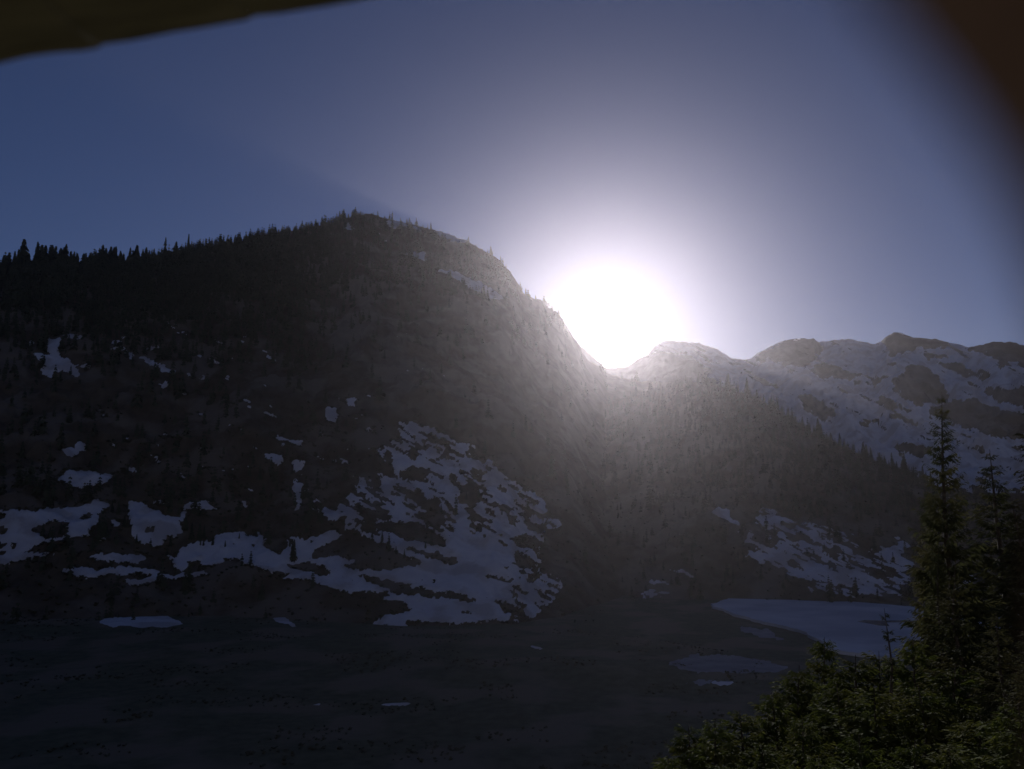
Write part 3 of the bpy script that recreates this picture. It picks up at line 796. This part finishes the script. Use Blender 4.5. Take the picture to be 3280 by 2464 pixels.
def near_conifer_meshes(seed, H, RAD, tiers, spokes, spray, mat, power=0.95):
    """Real-size conifer: trunk mesh and crown mesh (limbs carrying sprays of needles)."""
    r = random.Random(seed)
    tv, tf = [], []
    path = [Vector((0.012 * H * math.sin(k * 1.1 + seed), 0.010 * H * math.cos(k * 1.7 + seed), H * k / 8)) for k in range(9)]
    path[0] = Vector((0, 0, 0)); path[-1] = Vector((0, 0, H))
    tube(tv, tf, path, [0.016 * H * (1 - k / 8) ** 0.9 + 0.01 for k in range(9)], 8)
    def axis(h):
        f = h / H * 8; k = min(7, int(f)); return path[k].lerp(path[k + 1], f - k)
    cv, cf = [], []
    for t in range(tiers):
        u = (t + r.uniform(-.4, .4)) / tiers
        h = H * (0.06 + 0.935 * max(0, u))
        prof = min(1.0, 1.25 * (1 - max(u, 0)) ** power)
        for s in range(spokes):
            if r.random() < 0.10: continue
            a = s * 2 * math.pi / spokes + r.uniform(-.5, .5) + t * 1.3
            L = RAD * prof * r.uniform(0.55, 1.15) + 0.18
            d = Vector((math.cos(a), math.sin(a), 0)); side = Vector((-d.y, d.x, 0))
            rise = r.uniform(0.0, .25) + 0.5 * u; droop = r.uniform(.35, .75) * (1 - .6 * u)
            base = axis(min(h + r.uniform(-.1, .1), H * .999))
            def at(q): return base + d * (L * q) + Vector((0, 0, L * (rise * q - droop * q * q + 0.18 * q ** 4)))
            tube(cv, cf, [at(0), at(.5), at(.95)], [0.012 * L + .008, .008 * L + .005, .004], 3)
            ns = max(6, int(1.5 * spray * L / RAD) + 4)
            for k in range(ns):
                q = 0.16 + 0.86 * (k + r.uniform(0, .8)) / ns
                p = at(min(q, 1.0))
                sg = 1 if k % 2 else -1
                ln = (0.16 + 0.30 * L * (1 - abs(q - .45))) * r.uniform(.6, 1.2)
                ln = min(ln, 1.25)
                dirv = (d * r.uniform(.8, 1.3) + side * sg * r.uniform(.2, .85) + Vector((0, 0, r.uniform(-.75, .05)))).normalized()
                wv = dirv.cross(Vector((r.uniform(-.4, .4), r.uniform(-.4, .4), 1))).normalized() * ln * r.uniform(.12, .24)
                up = Vector((0, 0, ln * r.uniform(.02, .12)))
                b = len(cv)
                cv += [p, p + dirv * ln * .45 + wv + up, p + dirv * ln - Vector((0, 0, .08 * ln)), p + dirv * ln * .4 - wv + up * .5]
                cf += [(b, b + 1, b + 2), (b, b + 2, b + 3)]
                # side twigs
                for sgn in (1, -1):
                    if r.random() < .45: continue
                    m_ = p + dirv * ln * r.uniform(.25, .7)
                    dv = (dirv + wv.normalized() * sgn * r.uniform(.7, 1.3) + Vector((0, 0, r.uniform(-.5, .1)))).normalized()
                    l2 = ln * r.uniform(.3, .55)
                    w2 = dv.cross(Vector((0, 0, 1))).normalized() * l2 * .2
                    b = len(cv)
                    cv += [m_, m_ + dv * l2 * .5 + w2, m_ + dv * l2, m_ + dv * l2 * .5 - w2]
                    cf += [(b, b + 1, b + 2), (b, b + 2, b + 3)]
    trunk = mesh_np("trunk", tv, np.array(tf), M_BARK, link=False)
    crown = mesh_np("crown", cv, np.array(cf), mat, smooth=False, link=False)
    return trunk, crown, H

TALL = [near_conifer_meshes(s, 30.0, 4.8, 70, 9, 25, M_NEEDLE) for s in (1, 2, 3)]
YOUNG = [near_conifer_meshes(s, 16.0, 3.4, 46, 9, 28, M_YOUNG, 0.72) for s in (11, 12, 13, 14)]

def near_tree(px, py, d, proto, label, group=None, name="conifer", wide=1.0):
    v = direction(px, py)
    k = d / math.hypot(v.x, v.y)
    x, y, ztop = v.x * k, v.y * k, CAM_Z + v.z * k
    gz = float(ground_z(x, y)) - 0.3
    tr, cr, H = proto
    h = ztop - gz
    root = empty(name, (x, y, gz), random.uniform(0, 6.28))
    s = h / H
    root.scale = (s * wide, s * wide, s)
    tag(root, label, "tree", group)
    link_mesh("trunk", tr, root)
    link_mesh("crown", cr, root)
    return root

near_tree(3016, 1255, 46, TALL[0], "tall dark conifer on the right whose narrow tip stands against the far snow", wide=0.75)
near_tree(3345, 1130, 40, TALL[1], "big dark conifer cut off by the right edge of the picture", wide=1.0)
near_tree(3170, 1440, 52, TALL[2], "dark conifer half hidden behind and right of the tall narrow tip", wide=1.1)
near_tree(3240, 1600, 40, TALL[0], "dark conifer between the tall narrow tip and the right picture edge", wide=1.1)
near_tree(2968, 1560, 58, TALL[1], "dark conifer left of and below the tall narrow tip, above the frozen lake", wide=0.6)
near_tree(3060, 1800, 38, TALL[2], "dark dense conifer in the lower right, above the green young trees", wide=1.1)
near_tree(3005, 1730, 44, TALL[0], "dark conifer right of the frozen lake, below the tall narrow tip", wide=0.7)
near_tree(3190, 1960, 30, TALL[1], "low dark broad conifer near the right edge, nearest of the dark trees", wide=1.2)
near_tree(3290, 2010, 26, TALL[2], "low dark conifer in the bottom right corner at the picture edge", wide=1.2)
near_tree(2641, 2040, 62, YOUNG[0], "young conifer whose thin spire sticks up against the near edge of the lake", wide=0.9)
near_tree(2740, 2098, 46, YOUNG[1], "green young conifer with its top touching the lake's near shore", wide=1.2)
near_tree(2815, 2085, 48, YOUNG[2], "green young conifer below the thin sparse conifer in front of the lake", wide=1.1)
near_tree(2925, 2050, 42, YOUNG[3], "young conifer at the foot of the dark trees, right of the lake", wide=1.1)
G_Y = "green young conifers in the lower right corner"
THICKET = sorted([(2560,2130,52),(2470,2215,44),(2370,2275,40),(2290,2300,38),(2205,2320,40),(2680,2190,32),(2800,2205,30),(2570,2300,28),(2940,2190,29),(3060,2130,31),
                  (2440,2385,26),(2750,2350,23),(2930,2370,21),(3140,2290,23),(2140,2420,34),(3260,2250,21),(2620,2420,22),(2310,2440,27),(3040,2400,19)])
back, near = [t for t in THICKET if t[2] >= 28], [t for t in THICKET if t[2] < 28]
for rowname, rowl in (("back row", back), ("front row", near)):
    for n_, (px, py, d) in enumerate(rowl):
        near_tree(px, py, d, YOUNG[(n_ * 3 + len(rowl)) % 4], f"green young conifer in the {rowname} of the lower right thicket, {nth(n_ + 1)} from the left", G_Y, wide=random.uniform(1.1, 1.4))

# the thin sparse conifer in front of the lake, and the lead of open water behind it
SPARSE = near_conifer_meshes(31, 20.0, 1.3, 40, 5, 12, M_NEEDLE)
near_tree(2832, 1948, 36, SPARSE, "thin sparse conifer standing alone in front of the frozen lake", wide=0.9)
wp = []
for x, y in [(2745,1990),(2770,1986),(2820,1988),(2900,1987),(2990,1992),(2900,1993),(2840,1994),(2850,2006),(2815,2004),(2790,1999)]:
    d = direction(x, y); q = d * ((LZ + 0.3 - CAM_Z) / d.z)
    wp.append((q.x, q.y, LZ + 0.3))
me = bpy.data.meshes.new("open_water"); me.from_pydata(wp, [], [tuple(range(len(wp)))]); me.update(); me.materials.append(M_WATER)
tag(link_mesh("open_water", me), kind='structure')

# ------------------------------------------------------------------ the wooden shelter the camera looks out of
RIGHT = Vector((1, 0, 0)); UP = Vector((0, -math.sin(PITCH), math.cos(PITCH))); FWD = Vector((0, math.cos(PITCH), math.sin(PITCH)))
ORIG = Vector((0, 0, CAM_Z))
def local(x, y, z): return ORIG + RIGHT * x + UP * y + FWD * z
shelter = empty("wooden_shelter", (0, -0.24, 97.0))
tag(shelter, "weathered wooden camera shelter whose roof board and side board reach into the upper corners", "shelter")
OFF = Vector(shelter.location)
def board(name, outline, z0, z1, mat, cells=1):
    """outline: (x, y) points across the lens axis; extruded along it from z0 to z1"""
    n = len(outline)
    V = [local(x, y, z0) - OFF for x, y in outline] + [local(x, y, z1) - OFF for x, y in outline]
    me = bpy.data.meshes.new(name)
    F_ = [tuple(range(n - 1, -1, -1)), tuple(range(n, 2 * n))] + [(k, (k + 1) % n, n + (k + 1) % n, n + k) for k in range(n)]
    me.from_pydata([tuple(v) for v in V], [], F_)
    me.update(); me.materials.append(mat)
    return link_mesh(name, me, shelter)
# roof board: its rough front edge, 0.29 m ahead of the lens
ZR = 0.29
edge_px = [(-900,372),(-500,300),(-250,252),(0,204),(90,182),(180,170),(260,165),(315,156),(330,143),(420,132),(480,120),(560,104),(640,92),(730,76),(790,66),(815,52),(900,44),(1000,28),(1100,12),(1180,-4),(1400,-45),(1800,-120),(2300,-215)]
edge = [((x - PW / 2) / FPX * ZR, (PH / 2 - y) / FPX * ZR) for x, y in edge_px]
roof_outline = edge + [(edge[-1][0], edge[-1][1] + 0.022), (edge[0][0], edge[0][1] + 0.022)]
board("roof_board", roof_outline, -0.22, ZR, M_PLANK)
# side board: rounded edge close beside the lens
ZS = 0.027
side_px = [(2460,-520),(2600,-300),(2700,-130),(2785,0),(2870,110),(2945,200),(3015,290),(3090,395),(3155,500),(3215,610),(3285,760),(3345,930),(3400,1150),(3400,1900),(3380,2700)]
sd = [((x - PW / 2) / FPX * ZS, (PH / 2 - y) / FPX * ZS) for x, y in side_px]
side_outline = sd + [(sd[-1][0] + 0.022, sd[-1][1]), (sd[-1][0] + 0.022, 0.05), (sd[0][0] + .01, 0.05)]
board("side_board", list(reversed(side_outline)), -0.22, ZS, M_PLANK_RED)
board("back_board", [(-.28, -.10), (.06, -.10), (.06, .20), (-.28, .20)], -.245, -.222, M_PLANK)
def box(name, x0, x1, y0, y1, z0, z1, mat, parent):
    V = [(x, y, z) for z in (z0, z1) for y in (y0, y1) for x in (x0, x1)]
    F_ = [(0, 2, 3, 1), (4, 5, 7, 6), (0, 1, 5, 4), (2, 6, 7, 3), (0, 4, 6, 2), (1, 3, 7, 5)]
    me = bpy.data.meshes.new(name); me.from_pydata(V, [], F_); me.update(); me.materials.append(mat)
    return link_mesh(name, me, parent)
box("post", -.05, .05, -.13, -.035, -.6, 3.15, M_PLANK, shelter)

# ------------------------------------------------------------------ the hazy air
hm = bpy.data.materials.new("haze")
hm.use_nodes = True
hn, hl = hm.node_tree.nodes, hm.node_tree.links
hn.clear()
ho = hn.new("ShaderNodeOutputMaterial")
hv = hn.new("ShaderNodeVolumePrincipled")
hv.inputs["Color"].default_value = (0.96, 0.89, 0.97, 1)
hv.inputs["Density"].default_value = HAZE_DENSITY
hv.inputs["Anisotropy"].default_value = HAZE_G
hl.new(hv.outputs[0], ho.inputs["Volume"])
E = 5000.0
V = [(x, y, z) for z in (-12.0, HAZE_TOP) for y in (-E, E + 1800) for x in (-E, E)]
F_ = [(0, 2, 3, 1), (4, 5, 7, 6), (0, 1, 5, 4), (2, 6, 7, 3), (0, 4, 6, 2), (1, 3, 7, 5)]
me = bpy.data.meshes.new("haze"); me.from_pydata(V, [], F_); me.update(); me.materials.append(hm)
tag(link_mesh("haze", me), label="thin evening haze glowing around the low sun", cat="haze", kind='stuff')
print("max z", max(float(o.P[..., 2].max()) for o in (mount, spur, range_c)), "r", max(float(np.hypot(o.P[..., 0], o.P[..., 1]).max()) for o in (mount, spur, range_c)))
